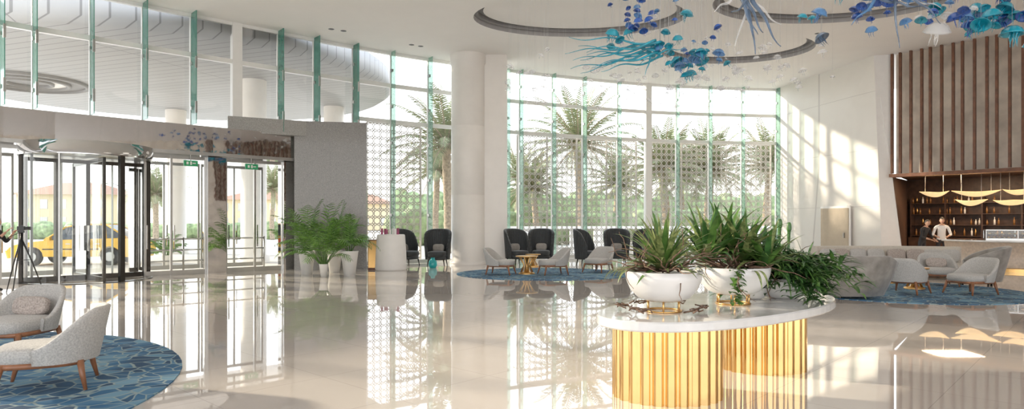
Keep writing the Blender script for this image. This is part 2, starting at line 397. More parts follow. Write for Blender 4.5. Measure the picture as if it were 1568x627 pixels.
for x0,x1 in [(235,290),(290,345),(350,400),(400,445),(60,120),(-20,50)]:
    p,_,_=fac(R_(x0),2.6); q,_,_=fac(R_(x1),2.6); doorpanel(d3,p,q,3.6)
d3.build('door_3',[m_steel,m_glass,m_chrome])
d4=MB()
for x0,x1 in [(-900,-400),(-400,-200),(-200,-80),(-80,0),(0,48)]:
    p,_,_=fac(R_(x0)); q,_,_=fac(R_(x1)); doorpanel(d4,p,q,3.6)
d4.build('window_4',[m_steel,m_glass,m_chrome])
pr=MB()
for x0,x1 in [(316,344),(432,447)]:
    p,d,n=fac(R_(x0),.1); q,_,_=fac(R_(x1),.1); pr.bar(p,q,0,.5,0,3.7,0)
pr.build('portal_pier',[m_chrome])
for i,(x,y0) in enumerate([(290,0),(383,0)]):
    e=MB(); p,d,n=fac(R_(x),-.12); a=math.atan2(d.y,d.x); e.T=Matrix.Translation((p.x,p.y,3.38))@Matrix.Rotation(a,4,'Z')
    e.box((0,0,0),(.40,.06,.17),0); e.box((0,-.033,0),(.05,.004,.10),1); e.box((.09,-.033,.0),(.09,.004,.03),1); e.box((-.1,-.033,0),(.06,.004,.08),1)
    e.box((0,0,.14),(.02,.02,.24),2)
    e.build('exit_sign' if i==0 else 'exit_sign.001',[m_exit,m_white,m_steel])
ra=MB()
for x0,x1 in [(235,300),(300,345),(350,425)]:
    p,_,_=fac(R_(x0),1.2); q,_,_=fac(R_(x1),1.2)
    for z in (.35,.7,1.05): ra.tube([(p.x,p.y,z),(q.x,q.y,z)],.025,0,8)
    for t in (p,q): ra.tube([(t.x,t.y,0),(t.x,t.y,1.1)],.03,0,8)
ra.build('entrance_railing',[m_steel])

# ------------------------------------------------------------ columns and walls
c=MB()
c.lathe([(.70,0),(.70,.12),(.645,.14),(.645,2.6),(.64,2.61),(.645,2.62),(.645,5.2),(.64,5.21),(.645,5.22),(.645,7.55),(.69,7.6),(.69,7.95)],(-1.67,24.9,0),0,48)
c.box((-.66,25.2,CH/2),(.95,.9,CH),0)
c.build('round_column',[m_colm])
w=MB()
A=(12.6,31.25);B=(13.8,24.9);Bb=(14.12,24.9)
w.poly([(A[0],A[1],0),(Bb[0],Bb[1],0),(B[0],B[1],CH),(A[0],A[1],CH)],0)
w.poly([(Bb[0],Bb[1],0),(14.85,24.75,0),(14.42,24.75,3.3),(14.36,24.75,CH),(B[0],B[1],CH)],1)
w.poly([(14.85,24.75,0),(17.2,28.4,0),(17.2,28.4,3.4),(14.42,24.75,3.3)],2)
w.build('wall_right',[m_wallR,m_white,m_bar])
d=MB(); v=Vector((Bb[0]-A[0],Bb[1]-A[1])).normalized()
d.T=Matrix.Translation((13.42,27.1,0))@Matrix.Rotation(math.atan2(v.y,v.x),4,'Z')
d.box((0,-.03,1.08),(1.6,.08,2.16),0); d.box((0,-.01,1.12),(1.72,.06,2.26),1); d.box((.6,-.1,1.05),(.04,.06,.2),2)
d.build('door_4',[m_doorp,m_white,m_steel])
# slatted screen wall
s0=Vector((14.33,24.72)); s1=Vector((21.2,16.15)); sd=(s1-s0).normalized(); sn=Vector((-sd.y,sd.x))*-1
if sn.x>0: sn=-sn
w=MB(); w.bar(s0-sn*.30+sd*.1,s1-sn*.30,0,.1,3.4,CH,0); w.bar(s0-sn*.1,s1-sn*.1,0,.5,3.28,3.40,1)
w.bar(s1,(21.2,-9),0,.2,0,CH,0)
w.build('wall_right_upper',[m_panel,m_slat,m_white])
sl=MB(); L=(s1-s0).length; k=0; t=.06
while t<L:
    p=s0+sd*t; sl.box((p.x,p.y,(3.41+CH)/2),(.075,.13,CH-3.43),0,math.atan2(sd.y,sd.x)); t+=.36 if k%3 else .28; k+=1
y=15.9  # out-of-view slats along the side wall, added so the chrome fascia reflects them
while y>4: sl.box((21.0,y,(3.41+CH)/2),(.16,.14,CH-3.43),0); y-=.36
sl.bar((21.0,15.9),(21.0,4),0,.3,3.28,3.40,0)
sl.build('slatted_wood_screen',[m_slat])
w=MB(); w.poly([(-20,-9,0),(-20,4,0),(-20,4,CH),(-20,-9,CH)],0); w.poly([(-20,4,0),(FC[0].x,FC[0].y,0),(FC[0].x,FC[0].y,CH),(-20,4,CH)],0)
w.build('wall_left',[m_white])

# bar
b=MB(); dn=-sn
q0=Vector((17.2,28.4)); q1=q0+sd*14
b.bar(q0,q1,0,.2,0,3.4,0)
b.poly([(14.4,24.7,3.4),(q0.x,q0.y,3.4),(q1.x,q1.y,3.4),(s1.x,s1.y,3.4)],0)
b.build('wall_bar_back',[m_bar])
sh=MB()
for z in (1.0,1.45,1.9,2.35):
    p=q0-dn*.3+sd*.3; q=q0-dn*.3+sd*8; sh.bar(p,q,0,.35,z,z+.03,0)
    for i in range(60):
        t=.35+i*.125+U(-.02,.02); pp=q0-dn*.32+sd*t; h=U(.2,.32)
        if random.random()<.45: sh.lathe([(0,0),(.035,0),(.035,h*.6),(.013,h*.75),(.013,h),(0,h)],(pp.x,pp.y,z+.03),random.choice([1,1,1,1,2,3]),8)
for i in range(7):
    pp=q0-dn*.3+sd*(.3+i*1.28); sh.box((pp.x,pp.y,1.3),(.05,.36,2.6),0,math.atan2(sd.y,sd.x))
sh.bar(q0-dn*.45+sd*.3,q0-dn*.45+sd*8,0,.6,0,.95,0)
sh.build('bar_shelf',[m_bar,m_bot,m_white,m_gold2])
ct=MB(); cpath=[(14.95,22.6),(15.05,21.7),(15.5,20.95),(16.3,20.35),(17.3,19.9),(18.6,19.4),(20.2,18.6)]
CP=catmull([(14.9,23.4)]+cpath+[(21,18)],8)
prof=[(0.02,0),(0.02,.10),(.10,.12),(.06,.5),(0,.93),(-.10,.95),(-.10,1.0),(.6,1.0),(.6,0)]
rows=[]
for i,p in enumerate(CP):
    t=(CP[min(i+1,len(CP)-1)]-CP[max(i-1,0)]).normalized(); n=Vector((-t.y,t.x))
    rows.append([ct.av((p.x+n.x*o_,p.y+n.y*o_,z)) for o_,z in prof])
for r1,r2 in zip(rows,rows[1:]):
    for j in range(len(prof)-1): ct.fc((r1[j],r2[j],r2[j+1],r1[j+1]),1 if j in(0,1) else (2 if j in (4,5,6) else 0),j in (2,3))
ct.fc(rows[0][::-1],0)
ct.build('bar_counter',[m_barst,m_gold2,m_marb])
dc=MB(); dc.T=Matrix.Translation((16.3,21.1,1.0))@Matrix.Rotation(math.atan2(-.5,1),4,'Z')
dc.box((0,0,.03),(1.7,.42,.06),1); dc.box((0,0,.33),(1.7,.42,.03),1)
for x in (-.84,0,.84):
    for y in(-.2,.2): dc.box((x,y,.18),(.02,.02,.3),1)
dc.box((0,0,.18),(1.66,.38,.01),0)
for i in range(12): dc.sell((-.7+i*.125,U(-.1,.1),.09),(.1,.1,.06),.8,.8,2,8,6)
for i in range(9): dc.sell((-.7+i*.17,U(-.1,.1),.215),(.1,.1,.06),.8,.8,2,8,6)
dc.box((0,-.205,.18),(1.66,.005,.28),0)
dc.build('pastry_display_case',[m_glass,m_steel,m_gold2])
cf=MB(); cf.T=Matrix.Translation((18.0,20.2,1.0))@Matrix.Rotation(-.5,4,'Z')
cf.box((0,0,.25),(.8,.45,.35),0); cf.box((0,-.12,.03),(.8,.5,.06),0); cf.box((0,0,.45),(.82,.5,.05),1)
for x in (-.2,.2): cf.tube([(x,-.25,.28),(x,-.25,.2)],.03,1,8)
for x in (-.25,-.1,.05,.2): cf.lathe([(.03,0),(.04,.07)],(x,0,.48),2,10)
cf.build('coffee_machine',[m_dark,m_steel,m_white])
# leaf pendants: shallow boat-shaped gold leaves hung on wires
for i,(x,y,z,ln) in enumerate([(15.9,24.6,2.72,.95),(17.05,24.0,2.72,1.5),(16.25,23.1,2.36,.95),(18.05,23.2,2.74,1.0),(17.15,22.4,2.34,1.05),(19.2,22.2,2.72,1.2)]):
    pl=MB()
    def lf(u,v,top):
        s_=math.sin(pi*min(max(u,.01),.99)); w_=.20*s_**.7; yy=(v-.5)*2*w_
        dz=-.19*s_**.8*(1-(abs(v-.5)*2)**2) if not top else -.015
        return ((u-.5)*ln,yy,dz+.03*(abs(u-.5)*2)**3+.012*math.sin(u*7+i))
    pl.grid(lambda u,v:lf(u,v,False),18,8,0); pl.grid(lambda u,v:lf(u,v,True),18,6,1)
    for xx in(-.3,.3): pl.tube([(xx*ln,0,-.05),(xx*ln,0,3.38-z)],.005,2,5)
    pl.build('leaf_pendant_lamp' if i==0 else 'leaf_pendant_lamp.%03d'%i,[m_lgold,m_glow,m_wire],(x,y,z),-.6)

# ------------------------------------------------------------ porte-cochere outside
pc=MB(); C=(-15,28.2)
pc.lathe([(0,7.4),(9.3,7.4),(9.6,7.6),(9.6,8.3),(9.2,8.6),(0,8.6)],(C[0],C[1],0),0,72)
pc.build('entrance_canopy',[m_soff])
rg=MB()
for r0,r1 in [(2.15,2.0),(1.5,1.35),(.9,.75)]:
    rg.lathe([(r0,7.4),(r0,7.3),(r1,7.28),(r1,7.4)],(-20.0,27,0),1,40)
rg.lathe([(2.0,7.39),(1.5,7.39)],(-20,27,0),1,40); rg.lathe([(1.35,7.39),(.9,7.39)],(-20,27,0),0,40); rg.lathe([(.75,7.39),(0,7.39)],(-20,27,0),1,40)
rg.build('soffit_ring_light',[m_white,m_ring])
for i,(x,y) in enumerate([(-10.6,26.8),(-17.5,34),(-9,33)]):
    c=MB(); c.lathe([(.62,-.06),(.62,.2),(.5,.25),(.5,7.4)],(0,0,0),0,32); c.build('canopy_column' if i==0 else 'canopy_column.%03d'%i,[m_colm],(x,y,0))

# ------------------------------------------------------------ outdoors
bd=MB()
def house(x,y,w_,d_,h):
    bd.box((x,y,h/2),(w_,d_,h),0)
    e=.8; a=[(x-w_/2-e,y-d_/2-e,h),(x+w_/2+e,y-d_/2-e,h),(x+w_/2+e,y+d_/2+e,h),(x-w_/2-e,y+d_/2+e,h)]
    r1=(x-w_*.2,y,h+2);r2=(x+w_*.2,y,h+2)
    bd.poly([a[0],a[1],r2,r1],1); bd.poly([a[1],a[2],r2],1); bd.poly([a[2],a[3],r1,r2],1); bd.poly([a[3],a[0],r1],1); bd.poly(a[::-1],0)
    n=int(w_/2.5)
    for i in range(n):
        for z in (1.6,4.2):
            if z+1<h: bd.box((x-w_/2+1.5+i*(w_-2)/max(1,n-1)-.2,y-d_/2,z),(1.1,.12,1.4),2)
house(-66,100,13,9,5.6); house(-44,120,16,9,5.5); house(-95,95,20,9,7); house(-30,130,12,9,5)
bd.build('villa',[m_bldg,m_roof,m_steel])
hd=MB()
def hedge(x0,y0,x1,y1,h,wd):
    n=int(math.hypot(x1-x0,y1-y0)/1.1)+1
    for i in range(n):
        t=i/n; hd.sell((x0+(x1-x0)*t+U(-.3,.3),y0+(y1-y0)*t+U(-.3,.3),h*.45),(2.0,wd,h*U(.9,1.25)),.8,.8,0,10,7)
hedge(-60,62,-22,62,1.6,2); hedge(-8,46,30,52,2.6,2.5); hedge(-10,60,40,66,4.5,3)
hd.build('hedge',[m_hedge])
bl=MB()
for x0,y0,x1,y1 in [(-2,36,20,39)]:
    n=16
    for i in range(n+1):
        t=i/n; bl.box((x0+(x1-x0)*t,y0+(y1-y0)*t,.6),(.5,.3,1.2),0)
    bl.bar((x0,y0),(x1,y1),0,.35,1.2,1.35,0); bl.bar((x0,y0),(x1,y1),0,.35,0,.2,0)
bl.build('garden_balustrade',[m_white])
def palmtree(seed,h,fl_,nf=50):
    random.seed(seed); t=MB(); n=26
    t.tube([(.10*math.sin(i*.2),0,h*i/n) for i in range(n+1)],[(.28-.05*i/n)*(1+(.12 if i%2 else 0)) for i in range(n+1)],1,12)
    t.sell((.1*math.sin(5),0,h-.1),(.8,.8,1.0),.9,.9,1,12,8)
    for i in range(nf):
        a=i*2.399; el=math.radians(80-100*(i/nf)); d_=(math.cos(a)*math.cos(el),math.sin(a)*math.cos(el),math.sin(el))
        t.frond((0.1*math.sin(5),0,h),d_,fl_*U(.85,1.1),.85,.62,0,30,1,.085,.05,.35,start=.08)
    return t
pA=palmtree(1,6.2,3.9).build('date_palm_tree',[m_palmo,m_trunk],(4.05,38.8,-.06))
pB=palmtree(2,4.9,3.5).build('date_palm_tree.001',[m_palmo,m_trunk],(9.6,41,-.06))
pts_=[(pA,-3.4,34.5,.92,1),(pB,12.8,42.5,1.0,2),(pA,16.8,43,.85,3),(pB,1.6,45,.8,.5),(pB,8.0,50,.9,2.2),(pA,-5.0,43,.8,4),(pA,20.5,48,.95,2.6),(pB,14.5,56,1.1,1.1),(pB,-30,55,.8,2),(pA,-22,60,.75,3),(pB,-36,66,.8,1),(pA,0.5,58,.9,3),(pA,24,52,.9,2)]
for i,(o_,x,y,sc,rz) in enumerate(pts_): inst(o_,'date_palm_tree.%03d'%(i+2),(x,y,-.06),rz,sc)
random.seed(11)
lp=MB(); lp.tube([(0,0,0),(0,0,4.3)],[.09,.05],0,10); lp.tube([(0,0,4.2),(-.5,0,4.45),(-1.0,0,4.4)],.04,0,8); lp.tube([(0,0,4.2),(.5,0,4.45),(1.0,0,4.4)],.04,0,8)
for x in(-1.1,1.1): lp.box((x,0,4.38),(.5,.2,.08),0)
lp.build('street_lamp',[m_steel],(-28,46.5,-.06))

# taxi
def car(name,loc,rz):
    c=MB(); wx=1.38
    def arch(cx): return [(cx+.40*math.cos(pi-k*pi/8),.33+.40*math.sin(pi-k*pi/8)) for k in range(9)]
    low=[(-2.25,.28)]+[(x,max(.28,z)) for x,z in arch(-wx)]+[(x,max(.28,z)) for x,z in arch(wx)]+[(2.25,.28)]
    top=[(2.36,.55),(2.33,.9),(2.22,1.02),(1.75,1.05),(.4,1.0),(-.85,.97),(-1.6,.88),(-2.15,.76),(-2.33,.58)]
    pr=low+top; st=[(-.90,.965),(-.85,1.0),(.85,1.0),(.90,.965)]; rows=[]
    for y,s_ in st: rows.append([c.av((x*s_ if abs(x)>1.9 else x,y,.6+(z-.6)*s_)) for x,z in pr])
    n=len(pr)
    for r1,r2 in zip(rows,rows[1:]):
        for j in range(n): c.fc((r1[j],r1[(j+1)%n],r2[(j+1)%n],r2[j]),0)
    c.fc(rows[0],0); c.fc(rows[-1][::-1],0)
    gb=[(-1.0,.96),(-.3,1.46),(.2,1.55),(1.1,1.54),(1.95,1.04)]
    def gw(z): return .80-.20*(z-.96)/.5
    rr_=[[c.av((x,s_*gw(z),z)) for x,z in gb] for s_ in(-1,1)]
    for j in range(4): c.fc((rr_[0][j],rr_[0][j+1],rr_[1][j+1],rr_[1][j]),0 if j in(1,2) else 1)
    c.fc(rr_[0],1); c.fc(rr_[1][::-1],1)
    for s_ in(-1,1):
        for (xa,za),(xb,zb) in [((-1.0,.96),(-.3,1.47)),((-.3,1.47),(.2,1.56)),((.2,1.56),(1.1,1.55)),((1.1,1.55),(1.95,1.05)),((.35,.98),(.35,1.54)),((1.2,1.0),(1.05,1.54))]:
            c.tube([(xa,s_*gw(za),za),(xb,s_*gw(zb),zb)],.035,0,6)
        c.box((-.75,s_*.95,1.02),(.14,.16,.12),0); c.box((0,s_*.905,.62),(2.0,.02,.04),2)
        for x in(-.1,.95): c.box((x,s_*.9,.82),(.16,.03,.03),3)
        for x in(-wx,wx):
            c.tube([(x,s_*.70,.33),(x,s_*.74,.33),(x,s_*.88,.33),(x,s_*.91,.33)],[.30,.34,.34,.30],2,28)
            c.tube([(x,s_*.905,.33),(x,s_*.93,.33)],[.2,.17],3,20)
        c.box((2.28,s_*.68,.82),(.14,.32,.18),4); c.box((-2.2,s_*.66,.66),(.16,.36,.12),5)
    c.box((-2.3,0,.5),(.08,1.0,.18),2); c.box((2.33,0,.45),(.1,1.6,.16),2); c.box((.4,0,1.62),(.22,.6,.12),5)
    return c.build(name,[m_taxi,m_cglass,m_rubber,m_steel,m_rubberl,m_white],loc,rz)
car('taxi',(-16.8,25.6,-.06),.12)

# ------------------------------------------------------------ furniture
def shell(mb,rx,ry,amax,zb,top,flare,th,m,ribs=0,nu=40,cy=0,ribd=.015):
    def fn(u,v):
        s_=2*u-1; a=s_*amax; tz=top(abs(s_))
        vv=v*4
        if vv<1.7: z=zb+(tz-zb)*(vv/1.7); o_=0
        elif vv<2.3: q=(vv-1.7)/.6; z=tz+th*.5*math.sin(pi*q); o_=th*(.5-.5*math.cos(pi*q))
        else: z=tz-(tz-zb)*((vv-2.3)/1.7); o_=th
        f=1+flare*(z-zb)/.5
        rb=ribd*abs(math.sin(ribs*u*pi)) if ribs else 0
        rxx=(rx+o_)*f-(rb if o_<th*.5 else -rb); ryy=(ry+o_)*f-(rb if o_<th*.5 else -rb)
        return (rxx*math.sin(a),cy+ryy*math.cos(a),z)
    I=mb.grid(fn,nu,18,m)
    mb.fc(I[0][::-1],m); mb.fc(I[-1],m)
def armchair(pillow=True):
    c=MB()
    def tp(s_):
        if s_<.26: return .70
        q=(s_-.26)/.74; q=q*q*(3-2*q); return .70-.325*q
    shell(c,.31,.31,math.radians(104),.25,tp,.28,.05,0,nu=40)
    c.sell((0,-.08,.325),(.64,.68,.17),.45,.6,0,28,12)
    c.sell((0,-.06,.245),(.66,.68,.06),.3,.55,1,28,8)
    for x,y in [(-.27,-.32),(.27,-.32),(-.25,.25),(.25,.25)]:
        c.tube([(x,y,.26),(x*1.1,y*1.08,.14),(x*1.2,y*1.2,0)],[.030,.024,.015],1,10)
    if pillow:
        c.sell((0,.17,.50),(.42,.12,.22),.6,.45,2,20,10,Matrix.Rotation(-.25,3,'X'))
    return c
ch=armchair(); chB=armchair(False)
ac=chB.build('lounge_armchair',[m_fab,m_wood,m_pill],(-4.44,6.32,0.012),math.radians(-66),1.06)
ac2=ch.build('lounge_armchair.001',[m_fab,m_wood,m_pill],(-6.0,7.95,0.012),math.radians(-4),1.08)
n=2
for x,y,r,pl in [(-.38,19.7,75,0),(1.28,19.7,-75,0),(2.75,20.6,-40,0),(8.75,14.5,130,0),(10.15,14.4,-75,0),(10.7,16.4,-20,1)]:
    inst(ac2 if pl else ac,'lounge_armchair.%03d'%n,(x,y,.012),math.radians(r),1.10); n+=1
# wing chairs
wc=MB()
shell(wc,.34,.33,math.radians(112),.22,lambda s_:.60+.62*max(0,1-s_**3.0*1.0)**.6 if s_<.72 else .60+.62*max(0,1-.72**3)**.6*max(0,(1-(s_-.72)/.28))**.8,.09,.06,0,ribs=26,nu=104)
wc.sell((0,-.05,.40),(.62,.66,.2),.45,.6,0,24,10); wc.sell((0,-.02,.26),(.66,.66,.12),.3,.6,0,24,8)
for x,y in [(-.25,-.26),(.25,-.26),(-.24,.24),(.24,.24)]: wc.tube([(x,y,.24),(x*1.15,y*1.15,0)],[.026,.014],1,8)
wc.sell((0,.16,.60),(.4,.12,.26),.6,.45,2,16,8,Matrix.Rotation(-.2,3,'X'))
W=[(-3.85,24.0,60),(-2.70,23.7,-5),(.2,24.3,35),(1.1,24.6,-5),(2.75,24.0,65),(3.95,24.6,-5),(5.0,24.4,-30)]
for i,(x,y,r) in enumerate(W):
    if i==0: w0=wc.build('wingback_chair',[m_blackv,m_dark,m_greyv],(x,y,0),math.radians(r),1.08)
    else: inst(w0,'wingback_chair.%03d'%i,(x,y,0),math.radians(r),1.08)
def gtable(h=.5,r=.3):
    t=MB(); t.lathe([(0,h-.03),(r,h-.03),(r+.01,h-.015),(r,h),(0,h)],(0,0,0),0,32)
    t.lathe([(r*.75,0),(r*.75,.03),(.09,.06),(.05,h*.5),(.09,h-.06),(r*.6,h-.03)],(0,0,0),0,28)
    for k in range(10):
        a=k*pi/5; t.tube([(r*.6*math.cos(a),r*.6*math.sin(a),.02),(.08*math.cos(a),.08*math.sin(a),h*.5),(r*.7*math.cos(a),r*.7*math.sin(a),h-.03)],.012,0,6)
    return t
t0=gtable().build('brass_side_table',[m_gold2],(.45,19.9,.012),0,1.1)
inst(t0,'brass_side_table.001',(9.55,15.5,.012)); inst(t0,'brass_side_table.002',(9.8,17.0,.012),0,.9)
inst(t0,'brass_side_table.003',(.75,23.3,0),0,.9)
vs=MB(); vs.lathe([(0,0),(.13,0),(.18,.12),(.16,.28),(.08,.36),(.09,.42),(.07,.36),(0,.05)],(0,0,0),0,20); vs.build('turquoise_vase',[m_vase],(-2.74,22.6,0),0,.85)

def rug(name,x,y,rx_,ry_):
    r=MB(); r.lathe([(0,.012),(1,.012),(1,0)],(0,0,0),0,72,sm=False,sx=rx_,sy=ry_); return r.build(name,[m_rug],(x,y,0))
rug('round_rug',-7.2,5.5,3.95,3.95); rug('round_rug.001',1.0,20.1,2.7,2.35); rug('round_rug.002',8.9,15.2,2.75,2.65)

def arcsofa(R,a0,a1,prof,m,n=30,ends=False):
    s_=MB(); rows=[]
    for i in range(n+1):
        a=a0+(a1-a0)*i/n; t=i/n
        k=1.0
        if ends: e=min(1,min(t,1-t)/.12); k=.70+.30*math.sin(e*pi/2)
        rows.append([s_.av(((R+o_)*math.sin(a),(R+o_)*math.cos(a),z if z<.45 else .45+(z-.45)*k)) for o_,z in prof])
    for r1,r2 in zip(rows,rows[1:]):
        for j in range(len(prof)): k=(j+1)%len(prof); s_.fc((r1[j],r2[j],r2[k],r1[k]),0,True)
    s_.fc(rows[0],0); s_.fc(rows[-1][::-1],0)
    return s_
pf=[(-.75,.06),(-.78,.12),(-.78,.36),(-.74,.42),(-.25,.42),(-.18,.50),(.02,.86),(.07,.90),(.15,.90),(.20,.86),(.08,.4),(-.08,.06)]
s_=arcsofa(1.35,-.78,.78,pf,0,ends=True)
for a in(-.5,.0,.5): s_.sell((1.03*math.sin(a),1.03*math.cos(a),.60),(.44,.16,.32),.6,.45,1,18,9,Matrix.Rotation(-a,3,'Z')@Matrix.Rotation(-.2,3,'X'))
for a in(-.5,0,.5): s_.lathe([(.03,0),(.03,.07)],(1.0*math.sin(a),1.0*math.cos(a),0),2,8)
s_.build('curved_velvet_sofa',[m_greyv,m_pill,m_dark],(6.95,14.55,.012),math.radians(172))
pf2=[(-.85,.05),(-.88,.12),(-.88,.36),(-.84,.42),(-.25,.42),(-.2,.5),(-.12,.84),(-.06,.88),(.04,.88),(.10,.84),(.10,.05)]
s_=arcsofa(5.0,-.42,.42,pf2,0,40)
for a in(-.36,-.27,-.16,-.05,.07,.18,.27,.36): s_.sell((4.68*math.sin(a),4.68*math.cos(a),.62),(.5,.18,.38),.6,.45,random.choice([1,1,2]),18,9,Matrix.Rotation(-a,3,'Z')@Matrix.Rotation(-.2,3,'X'))
s_.build('curved_cream_sofa',[m_cream,m_fab,m_pill],(10.3,14.6,0),math.radians(-8))
hc=MB(); shell(hc,.5,.46,math.radians(110),.1,lambda q:.45+.5*max(0,math.cos(q*1.5))**.6,.22,.09,0,nu=40)
hc.sell((0,-.05,.34),(.98,.9,.24),.4,.5,0,24,10); hc.sell((0,-.03,.17),(.95,.86,.16),.3,.5,0,24,8)
for x,y in [(-.35,-.3),(.35,-.3),(-.3,.3),(.3,.3)]: hc.tube([(x,y,.12),(x,y,0)],.025,1,8)
hc.build('velvet_tub_chair',[m_greyv,m_dark],(11.85,16.7,.0),math.radians(-120))

# host desk
hd_=MB(); hd_.lathe([(0,0),(.50,0),(.52,.04),(.50,.6),(.46,1.14),(.44,1.18),(0,1.18)],(0,0,0),0,40)
hd_.box((-.62,.25,.5),(.3,.5,1.0),1); hd_.box((-.62,.0,.52),(.26,.02,.9),2)
for i in range(7): hd_.box((-.3+i*.09,.1*math.sin(i*2),1.27),(.07,.05,U(.14,.24)),random.choice([3,3,0]),i*.7)
hd_.build('host_desk',[m_white,m_slat,m_gold2,m_purple],(-4.02,21.7,0))

# ------------------------------------------------------------ potted palms near entrance
def potpalm(seed,ns,h,lf,ph,spread=.9,dr=1.5):
    random.seed(seed); t=MB()
    t.lathe([(0,0),(ph*.22,0),(ph*.34,ph*.95),(ph*.36,ph),(ph*.32,ph),(ph*.30,ph*.92),(0,ph*.92)],(0,0,0),1,24); t.lathe([(0,ph*.93),(ph*.30,ph*.93)],(0,0,0),2,16)
    for i in range(ns):
        a=i*2.399; r=.02+.08*random.random(); lean=spread*(.1+.9*((i*7)%ns)/ns); f=1-.25*lean/spread
        t.frond((r*math.cos(a),r*math.sin(a),ph*.9),(math.cos(a)*lean,math.sin(a)*lean,1),h*U(.7,1.15)*f,U(.8,1.3)*dr,lf*U(.85,1.1),0,18,3,.038,.011,.30,start=.3)
    return t
mp=[m_palm,m_bowl,m_soil,m_leaf]
potpalm(3,36,2.1,.36,.38,1.0,1.7).build('potted_palm',mp,(-5.45,18.9,0))
potpalm(4,14,1.15,.28,.74,.9).build('potted_palm.001',mp,(-4.80,19.3,0))
potpalm(5,20,1.65,.34,.72,.8).build('potted_palm.002',mp,(-6.25,19.9,0))
potpalm(6,14,1.5,.30,.70,.7).build('potted_palm.003',mp,(-5.6,20.6,0))
potpalm(8,14,1.5,.34,.6,.6).build('potted_palm.004',mp,(-8.3,24.2,-.05))
potpalm(12,22,1.0,.30,.45).build('potted_palm.005',mp,(-12.4,23.4,-.05))
random.seed(21)

# ------------------------------------------------------------ brass console table with planters
ct=MB(); cx,cy,A_,B_,th=2.14,6.52,1.68,.74,math.radians(40); ex=Vector((math.cos(th),math.sin(th))); ey=Vector((math.sin(th),-math.cos(th)))
def ell(sc,z,n=72):
    out=[]
    for j in range(n):
        t=2*pi*j/n; k=math.copysign(abs(math.cos(t))**.92,math.cos(t)); q=math.copysign(abs(math.sin(t))**.92,math.sin(t))
        p=Vector((cx,cy))+ex*(A_+sc)*k+ey*(B_+sc)*q; out.append((p.x,p.y,z))
    return out
prev=None
for sc,z in [(-.10,.70),(-.012,.70),(0,.712),(0,.772),(-.012,.784)]:
    ids=[ct.av(p) for p in ell(sc,z)]
    if prev:
        for j in range(72): ct.fc((prev[j],prev[(j+1)%72],ids[(j+1)%72],ids[j]),0)
    else: ct.fc(ids[::-1],0)
    prev=ids
ct.fc(prev,0)
def drum(bx,by,a,b_,N=24):
    n=N*8; lo=[];hi=[]
    P=[(bx+a*math.cos(2*pi*j/720),by+b_*math.sin(2*pi*j/720)) for j in range(721)]
    cum=[0]
    for p,q in zip(P,P[1:]): cum.append(cum[-1]+math.hypot(q[0]-p[0],q[1]-p[1]))
    per=cum[-1]; k=0
    for j in range(n):
        s_=per*j/n
        while cum[k+1]<s_: k+=1
        t=2*pi*(k+(s_-cum[k])/(cum[k+1]-cum[k]))/720
        fr=(j%8)/8; bul=per/N*.5*math.sqrt(max(0,1-(2*fr-1)**2))
        nx,ny=math.cos(t)/a,math.sin(t)/b_; l=math.hypot(nx,ny); nx/=l;ny/=l
        x=bx+a*math.cos(t)+nx*bul; y=by+b_*math.sin(t)+ny*bul; lo.append(ct.av((x,y,.0))); hi.append(ct.av((x,y,.70)))
    for j in range(n): ct.fc((lo[j],lo[(j+1)%n],hi[(j+1)%n],hi[j]),1,True)
drum(1.43,6.02,.45,.36,24); drum(2.74,7.12,.40,.30,20)
ct.build('fluted_brass_console_table',[m_marb,m_gold])

def bowl(t,c,R,h,mz,stand=True):
    x,y,z=c; f=.10 if stand else .0
    t.lathe([(0,f),(R*.45,f),(R*.68,f+h*.12),(R*.86,f+h*.38),(R*.96,f+h*.7),(R,f+h),(R*.96,f+h),(R*.9,f+h*.8),(0,f+h*.8)],c,0,40)
    t.lathe([(0,f+h*.83),(R*.9,f+h*.83)],c,1,24)
    if not stand: return
    n=40
    for zz in(.0,.10):
        t.tube([(x+R*.45*math.cos(2*pi*j/n),y+R*.45*math.sin(2*pi*j/n),z+zz+.008) for j in range(n+1)],.009,2,6,cap=False)
    for k in range(6):
        a=k*pi/3+.3; t.tube([(x+R*.45*math.cos(a),y+R*.45*math.sin(a),z),(x+R*.45*math.cos(a),y+R*.45*math.sin(a),z+.11)],.009,2,6)
def twigs(t,c,R,z,n,m=3,drop=.25):
    for i in range(n):
        a=U(0,2*pi); p=Vector((c[0]+U(0,R*.5)*math.cos(a),c[1]+U(0,R*.5)*math.sin(a),z)); d=Vector((math.cos(a),math.sin(a),U(.1,.8))); path=[p.copy()]
        for k in range(9):
            d=(d+Vector((U(-.6,.6),U(-.6,.6),U(-.4,.35)))).normalized(); p=p+d*.06; path.append(p.copy())
        t.tube(path,[.010*(1-.8*k/9) for k in range(10)],m,6)
pm=[m_bowl,m_soil,m_gold2,m_drift,m_leaf2,m_leaf,m_leafd]
# agave bowl
t=MB(); c0=(1.38,5.95,.784); bowl(t,c0,.35,.27,0); z=c0[2]+.37
for i in range(76):
    a=i*2.399; f=i/76; el=math.radians(82-78*f); d_=(math.cos(a)*math.cos(el),math.sin(a)*math.cos(el),math.sin(el))
    t.leaf((c0[0]+.03*math.cos(a),c0[1]+.03*math.sin(a),z+.06*(1-f)),d_,U(.40,.55),U(.042,.062),U(.3,.9),4 if i%3 else 5,7,.35)
twigs(t,c0,.35,z,26)
for i in range(8):
    a=U(1.8,3.8); t.leaf((c0[0]+.3*math.cos(a),c0[1]+.3*math.sin(a),z),(math.cos(a),math.sin(a),.3),U(.2,.38),.035,2.2,4,7)
for i in range(14):
    a=U(0,2*pi); r=.36; p=Vector((c0[0]+r*math.cos(a),c0[1]+r*math.sin(a),.80)); pth=[p+Vector((U(-.08,.08),U(-.08,.08),.012+abs(.03*math.sin(k)))) for k in range(5)]; t.tube(pth,.007,3,5)
